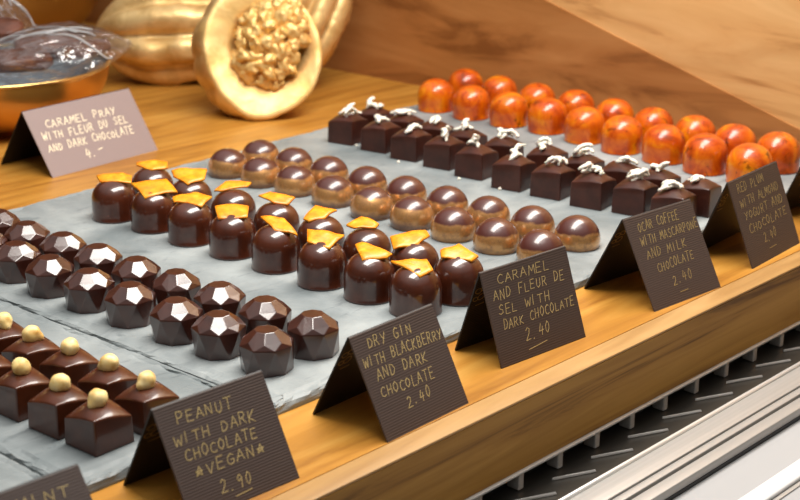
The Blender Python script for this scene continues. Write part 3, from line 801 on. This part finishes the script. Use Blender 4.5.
# bags of chocolate in the bowl
def bag(center, sx, sy_, sz, rz, tilt, seed, label):
    bm = bmesh.new(); bmesh.ops.create_icosphere(bm, subdivisions=5, radius=1)
    for v in bm.verts:
        p = v.co.copy(); e = abs(p.x)
        y = p.y*(1 + .9*max(0, e-.75)*1.5); z = p.z*(1-.75*e**3)
        w = 1-abs(noise.noise(V((p.x*2.2+seed, p.y*4, p.z*3))))*2.0
        w2 = 1-abs(noise.noise(V((p.x*5+seed, p.y*7, p.z*4))))*2
        k = 1 + .14*w + .06*w2
        v.co = V((p.x*sx*(1+.10*noise.noise(V((p.y*9, seed, 0)))), y*sy_*k, z*sz*k))
    o = mk('clear_bag', bm, M_film)
    o.matrix_local = Matrix.Translation(center) @ Matrix.Rotation(rz, 4, 'Z') @ Matrix.Rotation(tilt, 4, 'Y')
    rnd = random.Random(seed+20)
    for k in range(7):
        a = rnd.uniform(-.9, .9); b = a + rnd.uniform(-.7, .7); x0 = rnd.uniform(-.95, .0); x1 = x0 + rnd.uniform(.5, 1.0)
        pts = []
        for i in range(13):
            t = i/12; u = min(.97, x0+(x1-x0)*t); v = (a+(b-a)*t)*.8 + .04*math.sin(t*9+k)
            rr = max(0, 1-u*u*.8-v*v*.75)
            pts.append((u*sx, v*sy_, sz*1.10*math.sqrt(rr)*(1-.5*abs(u)**3)))
        fb = bmesh.new(); tube(fb, pts, [.0006+.0005*math.sin(i/12*PI) for i in range(13)], 6)
        mk('fold', fb, M_fold, o)
    return tag(o, label, 'bag', 'clear bags of chocolate in the bowl')
M_milk = choc('milk_chocolate', (.09,.028,.016), (.15,.052,.030), .4, .3)
def slab(center, r, rz, tilt, seed, label):
    bm = bmesh.new(); bmesh.ops.create_icosphere(bm, subdivisions=4, radius=1)
    for v in bm.verts:
        p = v.co; s = lambda t: math.copysign(abs(t)**.6, t)
        v.co = V((s(p.x)*r, s(p.y)*r*.62, s(p.z)*r*.28))*(1+.07*noise.noise(p*2+V((seed,0,0))))
    o = mk('chocolate_piece', bm, M_milk)
    o.matrix_local = Matrix.Translation(center) @ Matrix.Rotation(rz, 4, 'Z') @ Matrix.Rotation(tilt, 4, 'X')
    return tag(o, label, 'chocolate', 'chocolate pieces inside the clear bags')
def px3(x, y, dist): d = ray(x, y); return cC + d*dist
razi = math.atan2(cR.y, cR.x)
bag(at(52, 55, .064), .064, .050, .021, razi+.05, -.10, 1, 'clear crinkled bag lying on top in the bowl, beside the gold pod')
bag(at(-20, 24, .072), .048, .034, .026, razi-.5, .10, 2, 'clear crinkled bag at the far left, behind the other bag')
for i, (x, y, d, r, rz, ti) in enumerate([(48,46,.066,.026,.2,.25),(82,50,.064,.024,1.0,-.2),(20,60,.062,.024,.5,.2),(-4,30,.074,.024,-.5,.3)]):
    slab(at(x, y, d), r*1.05, razi+rz, ti, i, ['brown chocolate piece in the middle of the nearer clear bag','brown chocolate piece towards the right end of the nearer clear bag','brown chocolate piece at the lower left inside the nearer clear bag','brown chocolate piece inside the farther clear bag at the left edge'][i])

# ------------------------------------------------------------------ light
def area(name, loc, size, size_y, power, col, rot=(0,0,0)):
    l = D.lights.new(name, 'AREA'); l.shape = 'RECTANGLE'; l.size = size; l.size_y = size_y; l.energy = power; l.color = col
    o = D.objects.new(name, l); COL.objects.link(o); o.location = loc; o.rotation_euler = rot; return o
area('case_strip_lamp', (.72, .57, .62), .72, .24, 9.8, (1,.95,.88))
area('added_fill_lamp', (.35, .05, 1.9), 1.0, .8, 5, (1,.97,.94), (math.radians(-12), math.radians(8), 0))  # unseen soft fill added overhead for general room light
w = D.worlds.new('shop_ambient'); bpy.context.scene.world = w; w.use_nodes = True
wt = w.node_tree; bg = wt.nodes['Background']; bg.inputs['Strength'].default_value = 1.0
tc = wt.nodes.new('ShaderNodeTexCoord'); sx = wt.nodes.new('ShaderNodeSeparateXYZ'); wt.links.new(tc.outputs['Generated'], sx.inputs[0])
rp = ramp(wt, [(0,(.04,.035,.03)),(.48,(.12,.11,.10)),(.62,(.38,.365,.35)),(1,(.95,.94,.92))])   # dim room, pale ceiling
wt.links.new(sx.outputs['Z'], rp.inputs['Fac']); wt.links.new(rp.outputs['Color'], bg.inputs['Color'])

# ------------------------------------------------------------------ camera
cd = D.cameras.new('camera'); cam = D.objects.new('camera', cd); COL.objects.link(cam)
cd.sensor_width = 36; cd.lens = FPX*36/800; cd.clip_start = .01; cd.clip_end = 20
cam.matrix_world = Matrix(((cR.x,cU.x,-cF.x,cC.x),(cR.y,cU.y,-cF.y,cC.y),(cR.z,cU.z,-cF.z,cC.z),(0,0,0,1)))
cd.dof.use_dof = True; cd.dof.focus_distance = .82; cd.dof.aperture_fstop = 16
sc = bpy.context.scene; sc.camera = cam
sc.view_settings.view_transform = 'Standard'; sc.view_settings.look = 'None'; sc.view_settings.gamma = 1; sc.view_settings.exposure = 0
sc.view_settings.use_curve_mapping = False
